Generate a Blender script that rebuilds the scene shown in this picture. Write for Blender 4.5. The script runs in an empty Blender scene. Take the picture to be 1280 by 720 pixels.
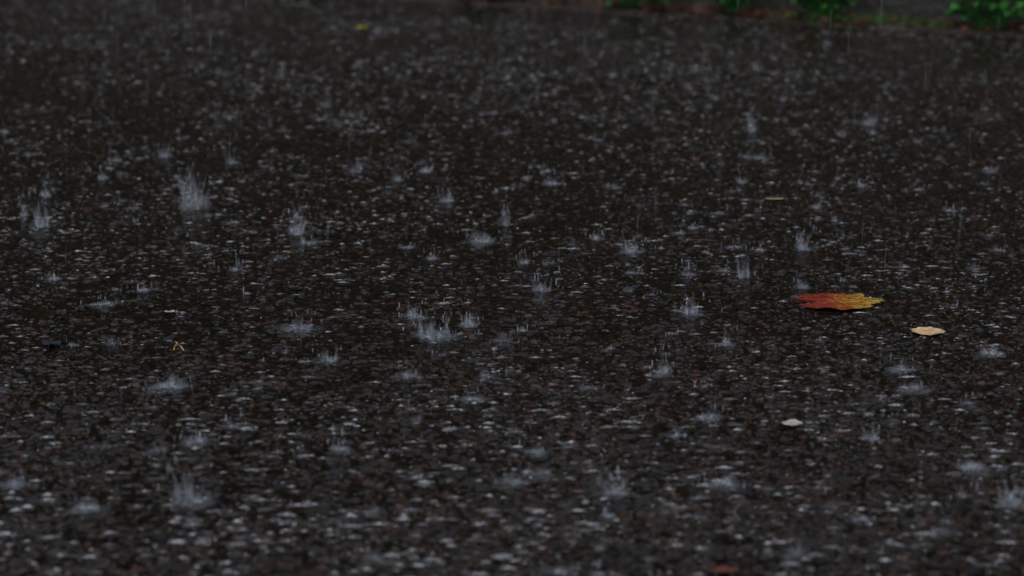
import bpy, math, random
import numpy as np
from mathutils import Vector
random.seed(7); rng = np.random.default_rng(11)
sc = bpy.context.scene

# ------------------------------------------------------------ camera
H = 0.65; PITCH = math.radians(13.0); F = 85.0; FPX = F/36*1280
cam_d = bpy.data.cameras.new("camera"); cam = bpy.data.objects.new("camera", cam_d)
sc.collection.objects.link(cam); sc.camera = cam
cam.location = (0, 0, H); cam.rotation_euler = (math.pi/2 - PITCH, 0, 0)
cam_d.lens = F; cam_d.sensor_width = 36; cam_d.clip_start = 0.05; cam_d.clip_end = 1000
cam_d.dof.use_dof = True; cam_d.dof.focus_distance = 2.75; cam_d.dof.aperture_fstop = 6.0

def gp(px, py, z=0.0):
    """where on the ground something seen in the photo stands"""
    cx = (px-640)/FPX; cy = (360-py)/FPX
    dy = math.cos(PITCH) + cy*math.sin(PITCH); dz = -math.sin(PITCH) + cy*math.cos(PITCH)
    t = (z-H)/dz
    return cx*t, dy*t

# ------------------------------------------------------------ helpers
def mat_new(name):
    m = bpy.data.materials.new(name); m.use_nodes = True
    return m, m.node_tree, m.node_tree.nodes["Principled BSDF"]
def ramp(nt, stops, src=None, interp='LINEAR'):
    r = nt.nodes.new("ShaderNodeValToRGB"); r.color_ramp.interpolation = interp
    e = r.color_ramp.elements
    while len(e) < len(stops): e.new(0.5)
    for el, (p, c) in zip(e, stops):
        el.position = p; el.color = (*c, 1) if len(c) == 3 else c
    if src: nt.links.new(src, r.inputs[0])
    return r
def tex(nt, kind, scale, vec=None, **kw):
    n = nt.nodes.new(kind); n.inputs["Scale"].default_value = scale
    for k, v in kw.items(): n.inputs[k].default_value = v
    if vec: nt.links.new(vec, n.inputs["Vector"])
    return n
def make_mesh(name, V, Fc, mat=None, parent=None, smooth=False, cols=None):
    me = bpy.data.meshes.new(name)
    V = np.asarray(V, dtype=np.float32)
    if isinstance(Fc, np.ndarray) and Fc.ndim == 2:
        k = Fc.shape[1]; n = len(Fc)
        me.vertices.add(len(V)); me.vertices.foreach_set("co", V.ravel())
        me.loops.add(n*k); me.loops.foreach_set("vertex_index", Fc.astype(np.int32).ravel())
        me.polygons.add(n); me.polygons.foreach_set("loop_start", np.arange(0, n*k, k, dtype=np.int32))
        me.update(calc_edges=True)
    else:
        me.from_pydata([tuple(v) for v in V], [], [tuple(f) for f in Fc])
    me.polygons.foreach_set("use_smooth", [smooth]*len(me.polygons))
    if cols is not None:
        for an, c in cols.items():
            a = me.color_attributes.new(an, 'FLOAT_COLOR', 'POINT')
            c = np.asarray(c, dtype=np.float32)
            if c.shape[1] == 3: c = np.hstack([c, np.ones((len(c), 1), np.float32)])
            a.data.foreach_set("color", c.ravel())
    me.update()
    ob = bpy.data.objects.new(name, me); sc.collection.objects.link(ob)
    if mat: me.materials.append(mat)
    if parent: ob.parent = parent
    return ob
def empty(name):
    e = bpy.data.objects.new(name, None); sc.collection.objects.link(e); return e

def hash2(ix, iy, k):
    n = (ix.astype(np.int64)*374761393 + iy.astype(np.int64)*668265263 + k*2147483647) & 0xFFFFFFFF
    n = ((n ^ (n >> 13))*1274126177) & 0xFFFFFFFF
    n = ((n ^ (n >> 16))*2246822519) & 0xFFFFFFFF
    return ((n ^ (n >> 15)) & 0xFFFFFF)/float(0xFFFFFF)
def vnoise(x, y, s, k):
    x = x/s; y = y/s; ix = np.floor(x); iy = np.floor(y); fx = x-ix; fy = y-iy
    fx = fx*fx*(3-2*fx); fy = fy*fy*(3-2*fy)
    a = hash2(ix, iy, k); b = hash2(ix+1, iy, k); c = hash2(ix, iy+1, k); d = hash2(ix+1, iy+1, k)
    return (a*(1-fx)+b*fx)*(1-fy) + (c*(1-fx)+d*fx)*fy
def cells(x, y, s, k):
    gx = x/s; gy = y/s; ix = np.floor(gx); iy = np.floor(gy)
    f1 = np.full(x.shape, 9.0); f2 = np.full(x.shape, 9.0)
    cx = np.zeros(x.shape); cy = np.zeros(x.shape); rx = np.zeros(x.shape); ry = np.zeros(x.shape)
    for a in (-1, 0, 1):
        for b in (-1, 0, 1):
            jx = ix+a; jy = iy+b
            px = jx+hash2(jx, jy, k); py = jy+hash2(jx, jy, k+1)
            d = np.hypot(px-gx, py-gy); m = d < f1
            f2 = np.where(m, f1, np.minimum(f2, d))
            cx = np.where(m, jx, cx); cy = np.where(m, jy, cy)
            rx = np.where(m, gx-px, rx); ry = np.where(m, gy-py, ry)
            f1 = np.where(m, d, f1)
    return f1, f2, cx, cy, rx, ry

# road edge line  y = EA + EB*x
A = gp(520, 0); B = gp(1280, 46)
EB = (B[1]-A[1])/(B[0]-A[0]); EA = A[1]-EB*A[0]
edge = lambda x: EA+EB*x
ex = Vector((1, EB, 0)).normalized(); en = Vector((-ex.y, ex.x, 0))   # along / away from road
E0 = Vector((0, EA, 0))
def EP(s, n, z=0.0):
    v = E0+ex*s+en*n; return (v.x, v.y, z)

# ------------------------------------------------------------ splashes list (position, width, height)
listed = [(240,262,44,60),(52,285,34,40),(205,198,20,22),(290,206,20,20),(558,254,26,22),(603,306,42,16),(632,284,14,34),
 (788,318,30,24),(928,348,26,34),(1003,314,26,28),(545,425,56,40),(515,400,26,24),(372,294,30,36),(497,228,18,20),
 (533,217,20,16),(690,232,26,14),(238,632,56,58),(770,622,40,34),(1264,634,44,42),(20,610,46,28),(672,570,40,16),
 (885,528,34,28),(212,488,56,20),(510,474,30,20),(1125,466,40,14),(827,470,30,30),(860,346,22,20),(1003,362,24,18),
 (1085,158,22,22),(940,166,18,30),(677,366,30,24),(372,415,58,20),(245,558,44,20),(592,503,36,12),(180,366,24,12),
 (68,352,20,14),(130,384,40,10),(293,340,20,22),(540,326,24,12),(655,332,16,18),(908,434,24,28),(1090,552,26,20),
 (425,566,24,22),(1140,490,44,14),(585,410,30,24),(745,300,16,14),(30,272,16,24),(58,248,14,24),(130,226,14,16),
 (862,395,44,22),(1020,262,18,18),(950,200,20,16),(640,608,44,22),(110,640,50,16),(905,610,46,16),(1240,446,34,14),(1215,590,44,16)]
spl = []
for px, py, w, h in listed:
    x, y = gp(px, py); m = y/math.cos(PITCH)/FPX*1.0
    spl.append((x, y, w*m*0.50, h*m*.95))
for i in range(1000):
    y = math.sqrt(random.uniform(1.5**2, 6.3**2)); x = random.uniform(-0.34, 0.34)*y
    if y > edge(x)-0.05: continue
    if y > 4.4 and random.random() < .4: continue
    k = random.random()**2.3
    spl.append((x, y, 0.004+0.010*k*random.uniform(.6, 1.4), 0.003+0.017*k*random.uniform(.3, 1.4)))

# ------------------------------------------------------------ asphalt (real stones, real water film)
W = 0.34; Y0 = 1.6; NC = 1020; NR = 1950
u = np.linspace(-1, 1, NC); t = np.linspace(0, 1, NR)
U, T = np.meshgrid(u, t)
YE = EA/(1-EB*W*U)
Y = Y0*(YE/Y0)**T; X = U*W*Y
X = X.ravel(); Y = Y.ravel()
wx = X+0.004*(vnoise(X, Y, 0.012, 5)-.5); wy = Y+0.004*(vnoise(X, Y, 0.012, 6)-.5)
f1, f2, cx, cy, rx, ry = cells(wx, wy, 0.0082, 21)
g1, g2, dx_, dy_, sx, sy = cells(wx, wy, 0.0040, 77)
hr = hash2(cx, cy, 3); tx = hash2(cx, cy, 4)-.5; ty = hash2(cx, cy, 8)+hash2(cx, cy, 10)-1
big = hash2(cx, cy, 9) > 0.70
dome = np.clip((f2-f1)*3.0, 0, 1); dome = 1-(1-dome)**2
hb = (0.0005+0.0018*hr)*dome + 0.0038*(tx*rx+ty*ry)*dome
dome2 = np.clip((g2-g1)*2.6, 0, 1); dome2 = 1-(1-dome2)**2
hs2 = hash2(dx_, dy_, 13)
hsm = 0.0014*hs2**1.6*dome2 + 0.0024*((hash2(dx_, dy_, 14)-.5)*sx+(hash2(dx_, dy_, 15)+hash2(dx_, dy_, 16)-1)*sy)*dome2
Z = np.where(big, np.maximum(hb, hsm*0.6), hsm)
isbig = big & (hb > hsm*0.6)
Z += 0.0006*(vnoise(X, Y, 0.0026, 31)-.5)
macro = 0.55*vnoise(X, Y, 0.22, 41)+0.3*vnoise(X, Y, 0.09, 42)+0.15*vnoise(X, Y, 0.04, 43)
Z += 0.0006*(macro-.5)
# water film, stirred by the rain
wl = 0.00040+0.0003*(vnoise(X, Y, 0.35, 51)-.5)+0.0011*(vnoise(X, Y, 0.010, 52)-.5)+0.0009*(vnoise(X, Y, 0.0055, 53)-.5)
def patchf(X, Y, px, py, rpx, rpy):
    x0, y0 = gp(px, py); x1, _ = gp(px+rpx, py); _, y1 = gp(px, py-rpy)
    return np.exp(-(((X-x0)/(x1-x0))**2+((Y-y0)/(y1-y0))**2))
def puds(X, Y):
    return np.clip(patchf(X, Y, 430, 88, 170, 10)+patchf(X, Y, 830, 102, 170, 15)+0.6*patchf(X, Y, 640, 150, 240, 20), 0, 1)
pud = puds(X, Y)
wl += 0.0006*pud + 0.007*pud*(vnoise(X, Y, 0.014, 57)-.5)
for (sx0, sy0, r, h) in spl[:57]:
    m = (np.abs(X-sx0) < r*2.0) & (np.abs(Y-sy0) < r*2.0)
    idx = np.nonzero(m)[0]
    d = np.hypot(X[idx]-sx0, Y[idx]-sy0)
    wl[idx] += 0.0007*np.exp(-(d/r)**2)*(1+.7*np.cos(d/0.0035))
wet = Z < wl
Z = np.maximum(Z, wl)
fade = np.minimum(1, np.minimum((1-np.abs(U.ravel()))/0.02, np.minimum(T.ravel()/0.01, (1-T.ravel())/0.004)))
Z = Z*fade - 0.0035*(1-fade)
# stone colours
pal = np.array([[.025,.018,.014],[.015,.012,.009],[.040,.025,.017],[.070,.030,.019],[.026,.024,.022],[.080,.055,.038],[.020,.015,.011],[.17,.145,.12],[.062,.022,.013]])
pw = np.cumsum([.24,.22,.14,.10,.12,.05,.09,.01,.03])
def pick(h): return pal[np.clip(np.searchsorted(pw, h), 0, len(pal)-1)]
col = np.where(isbig[:, None], pick(hash2(cx, cy, 60))*.8, pick(hash2(dx_, dy_, 61)))
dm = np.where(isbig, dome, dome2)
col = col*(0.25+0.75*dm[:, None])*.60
col = col*(0.7+0.6*vnoise(X, Y, 0.003, 62))[:, None]*(0.9+0.2*macro)[:, None]
col[wet] *= 0.5
gl = np.where(isbig, hash2(cx, cy, 71), hash2(dx_, dy_, 72))
rough = np.where(wet, .06, np.where(gl > .3, .09+.1*(gl-.3), .18+.3*(.3-gl)))
ii = np.arange(NC*NR).reshape(NR, NC)
Q = np.stack([ii[:-1, :-1], ii[:-1, 1:], ii[1:, 1:], ii[1:, :-1]], -1).reshape(-1, 4)

m_as, nt, bs = mat_new("wet_asphalt")
at = nt.nodes.new("ShaderNodeAttribute"); at.attribute_name = "stone"
nt.links.new(at.outputs["Color"], bs.inputs["Base Color"])
at2 = nt.nodes.new("ShaderNodeAttribute"); at2.attribute_name = "gloss"
nt.links.new(at2.outputs["Fac"], bs.inputs["Roughness"]); bs.inputs["IOR"].default_value = 1.42
wc = np.repeat(rough.astype(np.float32)[:, None], 3, 1)
road = empty("asphalt_road")
make_mesh("wet_surface", np.stack([X, Y, Z], -1), Q, m_as, road, True, {"stone": col, "gloss": wc})

# surrounding carriageway sheet
m_far, nt, bs = mat_new("wet_asphalt_outer")
tc = nt.nodes.new("ShaderNodeTexCoord")
v = tex(nt, "ShaderNodeTexVoronoi", 110, tc.outputs["Object"])
sep = nt.nodes.new("ShaderNodeSeparateColor"); nt.links.new(v.outputs["Color"], sep.inputs[0])
r1 = ramp(nt, [(0, (.012,.011,.010)), (.5, (.020,.017,.015)), (.8, (.040,.024,.018)), (1, (.06,.05,.045))], sep.outputs[0])
nt.links.new(r1.outputs[0], bs.inputs["Base Color"])
bp = nt.nodes.new("ShaderNodeBump"); bp.inputs["Distance"].default_value = 0.002; bp.invert = True
nt.links.new(v.outputs["Distance"], bp.inputs["Height"]); nt.links.new(bp.outputs[0], bs.inputs["Normal"])
bs.inputs["Roughness"].default_value = 0.22
L = 300
make_mesh("carriageway", [EP(-L, 0, -.006), EP(-L, -L, -.006), EP(L, -L, -.006), EP(L, 0, -.006)], [(0, 1, 2, 3)], m_far, road)

# ------------------------------------------------------------ ground, verge, wall, lawn
def noise_mat(name, stops, scale, rough=.8, bump=.01, bscale=None, detail=8):
    m, nt, bs = mat_new(name); tc = nt.nodes.new("ShaderNodeTexCoord")
    n = tex(nt, "ShaderNodeTexNoise", scale, tc.outputs["Object"], Detail=detail)
    r = ramp(nt, stops, n.outputs["Fac"]); nt.links.new(r.outputs[0], bs.inputs["Base Color"])
    n2 = tex(nt, "ShaderNodeTexNoise", bscale or scale*3, tc.outputs["Object"], Detail=8)
    b = nt.nodes.new("ShaderNodeBump"); b.inputs["Distance"].default_value = bump
    nt.links.new(n2.outputs["Fac"], b.inputs["Height"]); nt.links.new(b.outputs[0], bs.inputs["Normal"])
    bs.inputs["Roughness"].default_value = rough
    return m
m_soil = noise_mat("wet_soil", [(.3, (.010,.007,.005)), (.6, (.028,.018,.012)), (.8, (.045,.026,.016))], 30, .6, .01)
m_grass = noise_mat("lawn_grass", [(.3, (.012,.022,.008)), (.7, (.035,.06,.02))], 6, .8, .03, 60)
m_wall = noise_mat("wet_concrete", [(.3, (.010,.010,.009)), (.55, (.019,.019,.017)), (.75, (.016,.020,.012))], 7, .5, .006, 60)
make_mesh("ground", [(-L*1.5, -L*1.5, -.03), (L*1.5, -L*1.5, -.03), (L*1.5, L*1.5, -.03), (-L*1.5, L*1.5, -.03)], [(0, 1, 2, 3)], m_soil)
VW = 0.13
S = np.linspace(-6, 6, 1500); Nn = np.linspace(-0.03, VW+.03, 24)
SS, NN = np.meshgrid(S, Nn)
zz = 0.002+0.012*np.clip(NN/.08, 0, 1)+0.012*(vnoise(SS, NN, .03, 91)-.5)+.01*(vnoise(SS, NN, .09, 92)-.5)
zz -= 0.02*np.clip((0.0-NN+0.03*(vnoise(SS, NN*0, .12, 93)-.3))/.03, 0, 1)
P = np.array([[E0.x+ex.x*a+en.x*b, E0.y+ex.y*a+en.y*b, c] for a, b, c in zip(SS.ravel(), NN.ravel(), zz.ravel())])
i2 = np.arange(P.shape[0]).reshape(SS.shape)
make_mesh("soil_verge", P, np.stack([i2[:-1, :-1], i2[:-1, 1:], i2[1:, 1:], i2[1:, :-1]], -1).reshape(-1, 4), m_soil, None, True)
wall = empty("retaining_wall")
def box(s0, s1, n0, n1, z0, z1, name, mat, par, bev=.008):
    vs = [EP(s, n, z) for z in (z0, z1) for (s, n) in ((s0, n0), (s1, n0), (s1, n1), (s0, n1))]
    o = make_mesh(name, vs, [(0, 3, 2, 1), (4, 5, 6, 7), (0, 1, 5, 4), (1, 2, 6, 5), (2, 3, 7, 6), (3, 0, 4, 7)], mat, par)
    b = o.modifiers.new("bev", 'BEVEL'); b.width = bev; b.segments = 2
    return o
s = -9.0; k = 0
while s < 9:
    w = random.uniform(.55, .7); j = random.uniform(-.006, .006)
    box(s, s+w-.008, VW+j, VW+.18+j, -.02, .36, f"block_{k}", m_wall, wall)
    s += w; k += 1
box(-9, s, VW-.02, VW+.21, .363, .42, "coping", m_wall, wall, .012)
make_mesh("lawn", [EP(-L, VW+.2, .38), EP(L, VW+.2, .38), EP(L, L, .38), EP(-L, L, .38)], [(0, 1, 2, 3)], m_grass)

# ------------------------------------------------------------ leaf clouds
def leaf_mat(name, c0, c1, rough=.45, spec=.5):
    m, nt, bs = mat_new(name)
    g = nt.nodes.new("ShaderNodeNewGeometry")
    r = ramp(nt, [(0, c0), (1, c1)], g.outputs["Random Per Island"])
    nt.links.new(r.outputs[0], bs.inputs["Base Color"]); bs.inputs["Roughness"].default_value = rough
    bs.inputs["Specular IOR Level"].default_value = spec
    return m
m_hedge = leaf_mat("hedge_leaf", (.008,.014,.006), (.022,.036,.014), .6, .15)
m_tree = leaf_mat("tree_leaf", (.012,.020,.008), (.035,.05,.02), .6, .15)
m_weed = leaf_mat("weed_leaf", (.022,.10,.02), (.045,.18,.035), .5, .2)
m_bark = noise_mat("bark", [(.3, (.02,.015,.012)), (.7, (.06,.045,.035))], 12, .8, .02)
def leaves(P, size, tilt=1.0):
    n = len(P); a = rng.uniform(0, 2*np.pi, n); e = rng.uniform(-1, 1, n)*tilt
    d = np.stack([np.cos(a)*np.cos(e), np.sin(a)*np.cos(e), np.sin(e)], -1)
    r = rng.normal(size=(n, 3)); b = np.cross(d, r); b /= np.linalg.norm(b, axis=1)[:, None]
    s = (size*rng.uniform(.6, 1.3, n))[:, None]
    V = np.stack([P, P+d*s*.45+b*s*.28, P+d*s, P+d*s*.45-b*s*.28], 1).reshape(-1, 3)
    return V, np.arange(4*n).reshape(n, 4)
n = 60000
hs = rng.uniform(-9, 9, n); hn = VW+.75+rng.normal(0, .24, n)
top = 2.05+.5*(vnoise(hs, hs*0, .9, 3)-.5)+.3*(vnoise(hs, hs*0, .3, 4)-.5)
hz = .35+(top-.35)*rng.uniform(0, 1, n)**.8
HP = np.array([E0.x+ex.x*hs+en.x*hn, E0.y+ex.y*hs+en.y*hn, hz]).T
V, Fq = leaves(HP, .075)
hedge = empty("hedge"); make_mesh("foliage", V, Fq, m_hedge, hedge)
box(-9, 9, VW+.55, VW+.95, .3, 1.7, "inner_branches", m_hedge, hedge, .05)
def tree(x, y, ht, cr, seed):
    rs = random.Random(seed); root = empty("deciduous_tree")
    me_v = []; me_f = []
    def limb(p, q, r0, r1, seg=8):
        p = Vector(p); q = Vector(q); d = (q-p).normalized(); a = d.orthogonal().normalized(); b = d.cross(a)
        base = len(me_v)
        for kk in range(4):
            c = p.lerp(q, kk/3)+Vector((rs.uniform(-1, 1), rs.uniform(-1, 1), 0))*r0*.25*(0 < kk < 3); r = r0+(r1-r0)*kk/3
            for i in range(seg):
                an = i*2*math.pi/seg; me_v.append(c+a*math.cos(an)*r+b*math.sin(an)*r)
        for kk in range(3):
            for i in range(seg):
                j = (i+1) % seg; me_f.append((base+kk*seg+i, base+kk*seg+j, base+kk*seg+seg+j, base+kk*seg+seg+i))
    fork = Vector((x+rs.uniform(-.2, .2), y, ht*.35)); limb((x, y, .3), fork, ht*.03, ht*.02)
    pts = []
    for i in range(14):
        an = i*2.4; rr_ = cr*rs.uniform(.25, .95); q = Vector((x+math.cos(an)*rr_, y+math.sin(an)*rr_, ht*rs.uniform(.4, .95)))
        limb(fork, q, ht*.014, ht*.004); m = 1100
        c = rng.normal(size=(m, 3)); c /= np.linalg.norm(c, axis=1)[:, None]
        pts.append(np.array(q)+c*(rng.uniform(0, 1, m)**.5)[:, None]*cr*.45*np.array([1, 1, .8]))
    make_mesh("trunk", me_v, me_f, m_bark, root, True)
    V, Fq = leaves(np.vstack(pts), .21); make_mesh("crown", V, Fq, m_tree, root)
for i, (x, y, ht, cr) in enumerate([(-3.4, 12.0, 5.4, 2.3), (0.6, 10.5, 4.6, 2.1), (4.2, 9.2, 5.0, 2.2), (-7.5, 14, 6.5, 2.6), (8.5, 10, 6.5, 2.6), (-14, 22, 8, 3.4), (14, 19, 8, 3.2)]):
    tree(x, y, ht, cr, i)

# ------------------------------------------------------------ weeds along the wall foot
def weed(s, n0, z0, w, h, nl, seed):
    rs = random.Random(seed); vs = []; fs = []; root = empty("weed_plant")
    sv = []; sf = []
    for i in range(nl):
        an = rs.uniform(0, 2*math.pi); rad = w*.5*rs.uniform(.1, 1)**.7; zt = h*rs.uniform(.15, 1)*(1-.4*rad/w)
        b = Vector(EP(s+rs.uniform(-.015, .015), n0, z0))
        tip = b+ex*math.cos(an)*rad+en*math.sin(an)*rad*.55+Vector((0, 0, zt))
        k0 = len(sv)
        for q, r in ((b, .0016), ((b+tip)/2+Vector((0, 0, .01)), .0013), (tip, .0008)):
            for kk in range(3):
                sv.append(q+Vector((math.cos(kk*2.09)*r, math.sin(kk*2.09)*r, 0)))
        for lv in (0, 3):
            for kk in range(3): sf.append((k0+lv+kk, k0+lv+(kk+1) % 3, k0+lv+3+(kk+1) % 3, k0+lv+3+kk))
        for lf in range(3):
            a2 = an+(lf-1)*1.1+rs.uniform(-.3, .3); L_ = rs.uniform(.016, .032)
            d = (ex*math.cos(a2)+en*math.sin(a2)+Vector((0, 0, rs.uniform(-.4, .5)))).normalized()
            sd = d.cross(Vector((rs.uniform(-.4, .4), rs.uniform(-.4, .4), 1))).normalized(); up = sd.cross(d)
            k1 = len(vs)
            for tt, ww in ((0, 0), (.25, .32), (.5, .42), (.75, .26), (1, 0)):
                c = tip+d*L_*tt-up*(-.12*L_*math.sin(tt*3.1))
                if ww == 0: vs.append(c)
                else: vs += [c-sd*L_*ww+up*.003, c, c+sd*L_*ww+up*.003]
            fs += [(k1, k1+1, k1+2), (k1, k1+2, k1+3)]
            for q in (k1+1, k1+4): fs += [(q, q+3, q+4, q+1), (q+1, q+4, q+5, q+2)]
            fs += [(k1+7, k1+10, k1+8), (k1+8, k1+10, k1+9)]
    make_mesh("stems", sv, sf, m_weed, root, True); make_mesh("leaves", vs, fs, m_weed, root, True)
def s_at(px, py):
    x, y = gp(px, py); return (Vector((x, y, 0))-E0).dot(ex)
for i, (px, py, w, h, nl) in enumerate([(578, 10, .15, .08, 50), (545, 8, .10, .07, 24), (775, 22, .12, .11, 50), (900, 26, .11, .12, 46), (1012, 32, .13, .14, 60),
                                        (1215, 42, .13, .13, 46), (745, 22, .07, .05, 18), (1238, 44, .10, .13, 28), (1290, 46, .08, .10, 22), (1400, 50, .16, .12, 70), (380, -12, .15, .1, 60), (1000, 32, .06, .13, 16)]):
    weed(s_at(px, py), .035, .012, w, h, nl, i)
n = 1300; ls = np.concatenate([rng.normal(s_at(1062, 38), .12, 900), rng.uniform(-4, 4, 400)])
ln = rng.uniform(-.005, .08, n)
V, Fq = leaves(np.array([E0.x+ex.x*ls+en.x*ln, E0.y+ex.y*ls+en.y*ln, .008+rng.uniform(0, .012, n)]).T, .010, .6)
make_mesh("moss", V, Fq, leaf_mat("moss", (.02,.05,.01), (.04,.10,.02), .7, .2))
n = 1400; ls = rng.uniform(-5, 5, n); ln = np.abs(rng.normal(.03, .035, n))-.02
V, Fq = leaves(np.array([E0.x+ex.x*ls+en.x*ln, E0.y+ex.y*ls+en.y*ln, .012+rng.uniform(0, .01, n)]).T, .022, .25)
make_mesh("leaf_litter", V, Fq, leaf_mat("dead_leaf", (.03,.012,.007), (.09,.032,.018), .5, .2))

# ------------------------------------------------------------ splashes
SV = []; SF = []; SA = []
def add(v, f, a):
    o = sum_[0]; SV.append(v); SF.append(f+o); SA.append(a); sum_[0] += len(v)
sum_ = [0]
def ico():
    import bmesh
    bm = bmesh.new(); bmesh.ops.create_icosphere(bm, subdivisions=1, radius=1)
    v = np.array([x.co[:] for x in bm.verts]); f = np.array([[q.index for q in p.verts] for p in bm.faces]); bm.free()
    return v, f
ICO_T = ico()
TRI_V = []; TRI_F = []; TRI_A = []; tri_o = [0]
def drop(c, r, st, a):
    v = ICO_T[0]*np.array([r, r, r*st])+np.array(c)
    TRI_V.append(v); TRI_F.append(ICO_T[1]+tri_o[0]); TRI_A.append(np.full(len(v), a)); tri_o[0] += len(v)
def crown(x, y, r, h, z0=.0015, opa=1.0, skirt=True):
    M = 28; Rn = 6
    ang = np.linspace(0, 2*np.pi, M, endpoint=False)
    spike = rng.uniform(0, 1, M)**2.0
    spike = .55*spike+.22*np.roll(spike, 1)+.23*np.roll(spike, -1)
    lean = rng.uniform(.55, 1.0)*(.65+.35*np.cos(ang-rng.uniform(0, 6)))
    hh = h*(.15+1.4*spike)*lean
    flare = rng.uniform(1.2, 2.4)
    tt = np.linspace(0, 1, Rn)[:, None]
    rad = r*(.42+.50*(flare-1)*tt**1.5+.08*tt*rng.normal(0, 1, M)[None, :])
    vx = x+rad*np.cos(ang); vy = y+rad*np.sin(ang); vz = z0+hh[None, :]*tt
    al = (.29*(1-tt)**.8+.04)*(.3+1.0*rng.uniform(0, 1, M)[None, :])*opa
    al[-1] *= .0
    i = np.arange(M*Rn).reshape(Rn, M); j = np.roll(i, -1, axis=1)
    add(np.stack([vx, vy, vz], -1).reshape(-1, 3), np.stack([i[:-1], j[:-1], j[1:], i[1:]], -1).reshape(-1, 4), al.ravel())
    if skirt:
        Rr = 6; tt = np.linspace(0, 1, Rr)[:, None]
        ed = .6+.9*rng.uniform(0, 1, M)[None, :]
        rad = r*(.1+1.2*tt*ed); al = .22*(1-tt)**.7*(rng.uniform(0, 1, (Rr, M))**1.6*1.5)*opa; al[-1] = 0
        vz = z0+.0010+.0025*rng.uniform(0, 1, (Rr, M))*(1-tt)
        add(np.stack([x+rad*np.cos(ang), y+rad*np.sin(ang), vz], -1).reshape(-1, 3), np.stack([i[:Rr-1], j[:Rr-1], j[1:Rr], i[1:Rr]], -1).reshape(-1, 4), al.ravel())
    for q in range(int(rng.integers(0, 4)+h*260)):
        an = rng.uniform(0, 6.28); d = r*rng.uniform(.2, 1.9)
        drop((x+d*math.cos(an), y+d*math.sin(an), z0+h*rng.uniform(.05, 1.15)), rng.uniform(.0004, .0010), rng.uniform(1.5, 6), rng.uniform(.12, .40)*opa)
    if h > .02 and (h > .03 or rng.random() < .4):
        for q in range(2 if h < .03 else 4):
            jx = x+rng.uniform(-.7, .7)*r; jy = y+rng.uniform(-.6, .6)*r; jr = r*rng.uniform(.05, .14); jh = h*rng.uniform(.6, 1.15)
            lx_ = rng.uniform(-.3, .3)*jh
            a8 = np.linspace(0, 2*np.pi, 8, endpoint=False); tt = np.linspace(0, 1, 6)[:, None]
            rad = jr*(1.3-1.0*tt)*(1+.25*np.sin(tt*14)); i8 = np.arange(48).reshape(6, 8); j8 = np.roll(i8, -1, axis=1)
            vv = np.stack([jx+lx_*tt+rad*np.cos(a8), jy+rad*np.sin(a8), z0+jh*tt+0*a8], -1).reshape(-1, 3)
            add(vv, np.stack([i8[:-1], j8[:-1], j8[1:], i8[1:]], -1).reshape(-1, 4), np.repeat((.19*(1-tt)*opa), 8, 1).ravel())
for k, (x, y, r, h) in enumerate(spl):
    if k < 57:
        o = random.uniform(.6, .95)
        crown(x, y, r*.9, h, opa=o)
        crown(x+r*random.uniform(-.2, .2), y, r*1.2, h*.6, opa=o*.5, skirt=False)
        crown(x, y+r*random.uniform(-.3, .3), r*.6, h*1.25, opa=o*.5, skirt=False)
    else:
        crown(x, y, r, h, opa=random.uniform(.15, .8))
def water_glint_mat(name, color):
    m_sp, nt, bs = mat_new(name)
    bs.inputs["Base Color"].default_value = (*color, 1); bs.inputs["Roughness"].default_value = .25; bs.inputs["IOR"].default_value = 1.33
    at = nt.nodes.new("ShaderNodeAttribute"); at.attribute_name = "cover"
    tc = nt.nodes.new("ShaderNodeTexCoord"); mp = nt.nodes.new("ShaderNodeMapping"); mp.inputs["Scale"].default_value = (1, 1, .35)
    nt.links.new(tc.outputs["Object"], mp.inputs[0])
    nn = tex(nt, "ShaderNodeTexNoise", 300, mp.outputs[0], Detail=3)
    rp = ramp(nt, [(.38, (.3,)*3), (.64, (1.0,)*3)], nn.outputs["Fac"])
    mu = nt.nodes.new("ShaderNodeMath"); mu.operation = 'MULTIPLY'
    nt.links.new(at.outputs["Fac"], mu.inputs[0]); nt.links.new(rp.outputs[0], mu.inputs[1]); nt.links.new(mu.outputs[0], bs.inputs["Alpha"])
    return m_sp
m_sp = water_glint_mat("splashing_water", (.60, .68, .79)); m_glint = water_glint_mat("painted_sky_glint", (.62, .65, .70))  # second material paints pale sky glints on the wet road
sp = empty("rain_splashes")
c = np.concatenate(SA); make_mesh("crowns", np.vstack(SV), np.vstack(SF), m_sp, sp, True, {"cover": np.repeat(c[:, None], 3, 1)})
c = np.concatenate(TRI_A); make_mesh("droplets", np.vstack(TRI_V), np.vstack(TRI_F), m_sp, sp, True, {"cover": np.repeat(c[:, None], 3, 1)})
# sky glints painted as pale flecks over the stones: one mesh of low domes
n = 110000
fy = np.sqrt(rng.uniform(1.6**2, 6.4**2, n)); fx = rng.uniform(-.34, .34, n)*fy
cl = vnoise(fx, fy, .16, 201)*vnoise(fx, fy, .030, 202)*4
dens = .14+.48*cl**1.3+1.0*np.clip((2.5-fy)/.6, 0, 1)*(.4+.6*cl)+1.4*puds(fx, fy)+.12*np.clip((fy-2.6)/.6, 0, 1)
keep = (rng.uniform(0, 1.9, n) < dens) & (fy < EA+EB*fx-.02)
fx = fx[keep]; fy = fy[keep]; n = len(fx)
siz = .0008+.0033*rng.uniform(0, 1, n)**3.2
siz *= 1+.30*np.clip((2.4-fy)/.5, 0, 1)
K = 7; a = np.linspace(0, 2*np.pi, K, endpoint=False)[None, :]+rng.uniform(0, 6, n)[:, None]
rad = siz[:, None]*rng.uniform(.4, 1.4, (n, K)); el = rng.uniform(.9, 2.6, n)[:, None]
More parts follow.
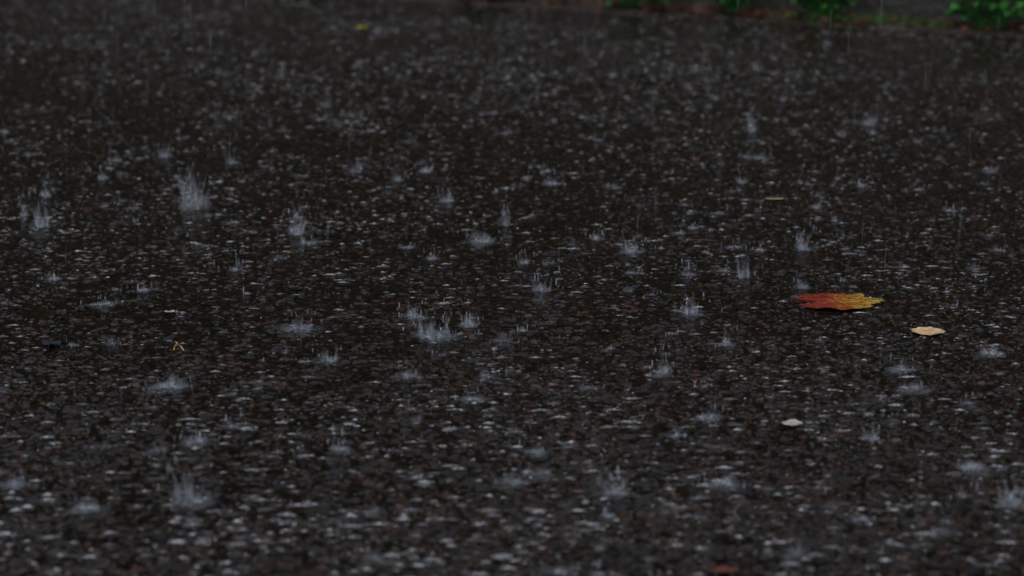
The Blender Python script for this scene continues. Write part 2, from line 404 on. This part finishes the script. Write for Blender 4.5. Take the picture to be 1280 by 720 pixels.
ring = np.stack([fx[:, None]+rad*np.cos(a)*el, fy[:, None]+rad*np.sin(a)*.9, np.full((n, K), .0016)], -1)
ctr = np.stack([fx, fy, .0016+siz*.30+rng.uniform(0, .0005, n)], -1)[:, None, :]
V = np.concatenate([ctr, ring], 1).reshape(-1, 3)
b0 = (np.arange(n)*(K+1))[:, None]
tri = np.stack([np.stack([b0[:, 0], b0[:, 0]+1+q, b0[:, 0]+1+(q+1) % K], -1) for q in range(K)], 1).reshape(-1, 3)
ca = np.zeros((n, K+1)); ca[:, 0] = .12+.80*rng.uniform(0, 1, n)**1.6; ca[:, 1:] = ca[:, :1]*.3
make_mesh("sky_glint_flecks", V, tri, m_glint, sp, True, {"cover": np.repeat(ca.reshape(-1, 1), 3, 1)})

# falling rain streaks
V = []; Fq = []; Ac = []
for i in range(340):
    y = random.uniform(1.6, 7); x = random.uniform(-.34, .34)*y; z = random.uniform(.01, .5)
    if y > edge(x)-.05: continue
    L_ = random.uniform(.03, .07); r = random.uniform(.0006, .0011); b = len(V)
    for q, (zz_, rr_) in enumerate(((0, .3), (.5, 1), (1, .3))):
        for kk in range(5):
            V.append((x+r*rr_*math.cos(kk*1.2566)+.04*zz_*L_, y+r*rr_*math.sin(kk*1.2566), z+zz_*L_)); Ac.append(.055 if q == 1 else .0)
    for lv in (0, 5):
        for kk in range(5): Fq.append((b+lv+kk, b+lv+(kk+1) % 5, b+lv+5+(kk+1) % 5, b+lv+5+kk))
make_mesh("falling_rain", V, np.array(Fq), m_sp, None, True, {"cover": np.repeat(np.array(Ac)[:, None], 3, 1)})

# ------------------------------------------------------------ fallen maple leaf
def outline_leaf(name, pts, px, py, scale, rot, mat, curl=.006, z0=.004, seed=0, sub=26, sq=1.0):
    rs = np.random.default_rng(seed)
    import mathutils.geometry as mg
    from mathutils import Vector as Vv
    P2 = [Vv(p) for p in pts]
    inner = []
    xs = [p[0] for p in pts]; ys = [p[1] for p in pts]
    def inside(a, b):
        r = False; j = len(pts)-1
        for i in range(len(pts)):
            if (pts[i][1] > b) != (pts[j][1] > b) and a < (pts[j][0]-pts[i][0])*(b-pts[i][1])/(pts[j][1]-pts[i][1])+pts[i][0]: r = not r
            j = i
        return r
    for a in np.linspace(min(xs), max(xs), sub):
        for b in np.linspace(min(ys), max(ys), sub):
            a2 = a+rs.uniform(-.01, .01); b2 = b+rs.uniform(-.01, .01)
            if inside(a2, b2): inner.append(Vv((a2, b2)))
    n0 = len(P2)
    r = mg.delaunay_2d_cdt(P2+inner, [], [list(range(n0))], 1, 1e-5)
    vv = np.array([p[:] for p in r[0]]); ff = r[2]
    X0, Y0_ = gp(px, py); cr_, sr_ = math.cos(rot), math.sin(rot)
    d = np.hypot(vv[:, 0], vv[:, 1]); an = np.arctan2(vv[:, 1], vv[:, 0])
    z = z0+curl*(.3*d**2+.3*np.sin(an*3+seed)*d+.6*(vnoise(vv[:, 0]+5, vv[:, 1]+5, .3, seed+3)-.3)*d) + curl*.2*np.abs(np.sin(an*5))*d
    z = np.maximum(z, .0030+.0005*vnoise(vv[:, 0]+5, vv[:, 1]+5, .1, 3))
    WX = X0+scale*(vv[:, 0]*cr_-vv[:, 1]*sr_); WY = Y0_+scale*(vv[:, 0]*sr_+vv[:, 1]*cr_)
    return make_mesh(name, np.stack([WX, WY, z], -1), ff, mat, None, True)
def maple():
    lobes = [(90, 1.0), (52, .84), (128, .84), (0, .86), (180, .86)]
    key = []; r_ = random.Random(4)
    for a in np.linspace(-78, 258, 190):
        r = .30
        for (la, lr) in lobes:
            dd = abs(a-la); r = max(r, lr*max(0, 1-(dd/48.0))**.42)
        r = max(r, .74)+.05*abs(((a*.17) % 1)-.5)*2-.03+r_.uniform(-.015, .015)
        key.append((r*math.cos(math.radians(a))*.92, r*math.sin(math.radians(a))))
    key.append((.015, -.25)); key.append((.012, -.85)); key.append((-.012, -.85)); key.append((-.015, -.25))
    return key
m_ml, nt, bs = mat_new("autumn_leaf")
tc = nt.nodes.new("ShaderNodeTexCoord"); nz = tex(nt, "ShaderNodeTexNoise", 70, tc.outputs["Object"], Detail=5)
ma = nt.nodes.new("ShaderNodeMath"); ma.operation = 'MULTIPLY_ADD'; ma.inputs[1].default_value = .9
nt.links.new(nz.outputs["Fac"], ma.inputs[0])
nt.links.new(tc.outputs["Object"], (sx_ := nt.nodes.new("ShaderNodeSeparateXYZ")).inputs[0])
lx, ly = gp(1046, 381)
mr = nt.nodes.new("ShaderNodeMapRange"); mr.inputs["From Min"].default_value = lx-.060; mr.inputs["From Max"].default_value = lx+.054
nt.links.new(sx_.outputs[0], mr.inputs[0]); nt.links.new(mr.outputs[0], ma.inputs[2])
rp = ramp(nt, [(.30, (.17,.020,.010)), (.62, (.27,.028,.012)), (.80, (.38,.085,.016)), (.92, (.42,.23,.026)), (1.0, (.40,.28,.045))], None)
sb = nt.nodes.new("ShaderNodeMath"); sb.operation = 'MULTIPLY'; sb.inputs[1].default_value = .78
nt.links.new(ma.outputs[0], sb.inputs[0]); nt.links.new(sb.outputs[0], rp.inputs[0])
n5 = tex(nt, "ShaderNodeTexNoise", 220, tc.outputs["Object"], Detail=4); r5 = ramp(nt, [(.38, (.3,.2,.15)), (.6, (1, 1, 1))], n5.outputs["Fac"])
mx = nt.nodes.new("ShaderNodeMix"); mx.data_type = 'RGBA'; mx.blend_type = 'MULTIPLY'; mx.inputs[0].default_value = .85
nt.links.new(rp.outputs[0], mx.inputs[6]); nt.links.new(r5.outputs[0], mx.inputs[7]); nt.links.new(mx.outputs[2], bs.inputs["Base Color"])
bs.inputs["Roughness"].default_value = .13; bs.inputs["Specular IOR Level"].default_value = .5
bp = nt.nodes.new("ShaderNodeBump"); bp.inputs["Distance"].default_value = .004; nt.links.new(n5.outputs["Fac"], bp.inputs["Height"]); nt.links.new(bp.outputs[0], bs.inputs["Normal"])
outline_leaf("maple_leaf", maple(), 1042, 381, .060, math.radians(-86), m_ml, .005, .003, 2, 36)

def plain_leaf(name, px, py, length, width, rot, color, seed, curl=.004):
    rs = random.Random(seed); pts = []
    for i in range(28):
        a = i/28*2*math.pi; r = 1+rs.uniform(-.10, .08)
        xx = math.cos(a)*r; yy = math.sin(a)*(1-.1*abs(xx))*width/length*r
        pts.append((xx, yy))
    m, nt, bs = mat_new(name+"_skin"); tc = nt.nodes.new("ShaderNodeTexCoord"); nz = tex(nt, "ShaderNodeTexNoise", 160, tc.outputs["Object"], Detail=4)
    rp = ramp(nt, [(.3, tuple(c*.5 for c in color)), (.6, color)], nz.outputs["Fac"]); nt.links.new(rp.outputs[0], bs.inputs["Base Color"]); bs.inputs["Roughness"].default_value = .4
    bs.inputs["Specular IOR Level"].default_value = .25
    return outline_leaf(name, pts, px, py, length/2, rot, m, curl, .004, seed, 12)
plain_leaf("fallen_leaf", 1160, 419, .038, .036, -.3, (.66,.46,.27), 3, .002)
plain_leaf("fallen_leaf", 990, 534, .022, .018, .1, (.42,.39,.34), 4, .002)
plain_leaf("fallen_leaf", 968, 252, .028, .008, .0, (.40,.38,.18), 5, .002)
plain_leaf("fallen_leaf", 453, 37, .022, .03, .3, (.45,.42,.05), 6, .003)
plain_leaf("fallen_leaf", 212, 394, .012, .009, .3, (.40,.38,.32), 7, .002)
plain_leaf("fallen_leaf", 870, 202, .008, .010, .3, (.30,.14,.08), 8, .002)
plain_leaf("fallen_leaf", 905, 718, .026, .014, .1, (.12,.04,.03), 9, .001)
plain_leaf("fallen_leaf", 627, 702, .018, .012, .1, (.22,.23,.25), 10, .001)
plain_leaf("fallen_leaf", 65, 434, .020, .018, .1, (.02,.025,.05), 12, .002)

def twig(px, py, segs, r, color):
    x, y = gp(px, py); m, nt, bs = mat_new("twig_bark"); bs.inputs["Base Color"].default_value = (*color, 1); bs.inputs["Roughness"].default_value = .4
    vs = []; fs = []
    for pl in segs:
        pl = [Vector((x+a, y+b, c)) for a, b, c in pl]; b0 = len(vs)
        for i, p in enumerate(pl):
            d = (pl[min(i+1, len(pl)-1)]-pl[max(i-1, 0)]).normalized(); a_ = d.orthogonal().normalized(); b_ = d.cross(a_)
            rr_ = r*(1-.5*i/len(pl))
            for kk in range(6): vs.append(p+a_*math.cos(kk*1.047)*rr_+b_*math.sin(kk*1.047)*rr_)
        for i in range(len(pl)-1):
            for kk in range(6): fs.append((b0+i*6+kk, b0+i*6+(kk+1) % 6, b0+i*6+6+(kk+1) % 6, b0+i*6+6+kk))
    make_mesh("fallen_twig", vs, fs, m, None, True)
twig(222, 441, [[(-.004, 0, .003), (-.003, .002, .007), (.001, .0, .010)], [(.007, -.002, .003), (.004, 0, .007), (.0, .0, .010)], [(.0, .0, .010), (-.002, .001, .012)]], .0008, (.45,.23,.11))
twig(867, 487, [[(.001, 0, .003), (.001, .001, .007), (-.001, 0, .011)], [(.001, .001, .007), (.003, .002, .009)]], .0007, (.34,.14,.07))
twig(790, 387, [[(-.012, .018, .002), (-.003, .004, .003), (.010, -.014, .002)]], .0005, (.16,.035,.02))
twig(880, 302, [[(-.020, .005, .0015), (.0, .0, .0025), (.018, -.003, .0015)]], .0004, (.10,.035,.02))

# ------------------------------------------------------------ light: dull overcast, rain
w = bpy.data.worlds.new("World"); sc.world = w; w.use_nodes = True; nt = w.node_tree
sky = nt.nodes.new("ShaderNodeTexSky"); sky.sky_type = 'NISHITA'; sky.sun_disc = False
EL, RO = math.radians(60), math.radians(195)
sky.sun_elevation = EL; sky.sun_rotation = RO; sky.air_density = 1.0; sky.dust_density = 3.0
hsv = nt.nodes.new("ShaderNodeHueSaturation"); hsv.inputs["Saturation"].default_value = .42
nt.links.new(sky.outputs[0], hsv.inputs["Color"])
bg = nt.nodes["Background"]; nt.links.new(hsv.outputs[0], bg.inputs[0]); bg.inputs[1].default_value = .145
sd = bpy.data.lights.new("sun", 'SUN'); sd.energy = .5; sd.angle = math.radians(25); sd.color = (1, .96, .91)
so = bpy.data.objects.new("sun", sd); sc.collection.objects.link(so)
dv = Vector((math.sin(RO)*math.cos(EL), math.cos(RO)*math.cos(EL), math.sin(EL)))
so.rotation_euler = (-dv).to_track_quat('-Z', 'Y').to_euler()
sc.view_settings.view_transform = 'Standard'; sc.view_settings.look = 'None'; sc.view_settings.exposure = 0
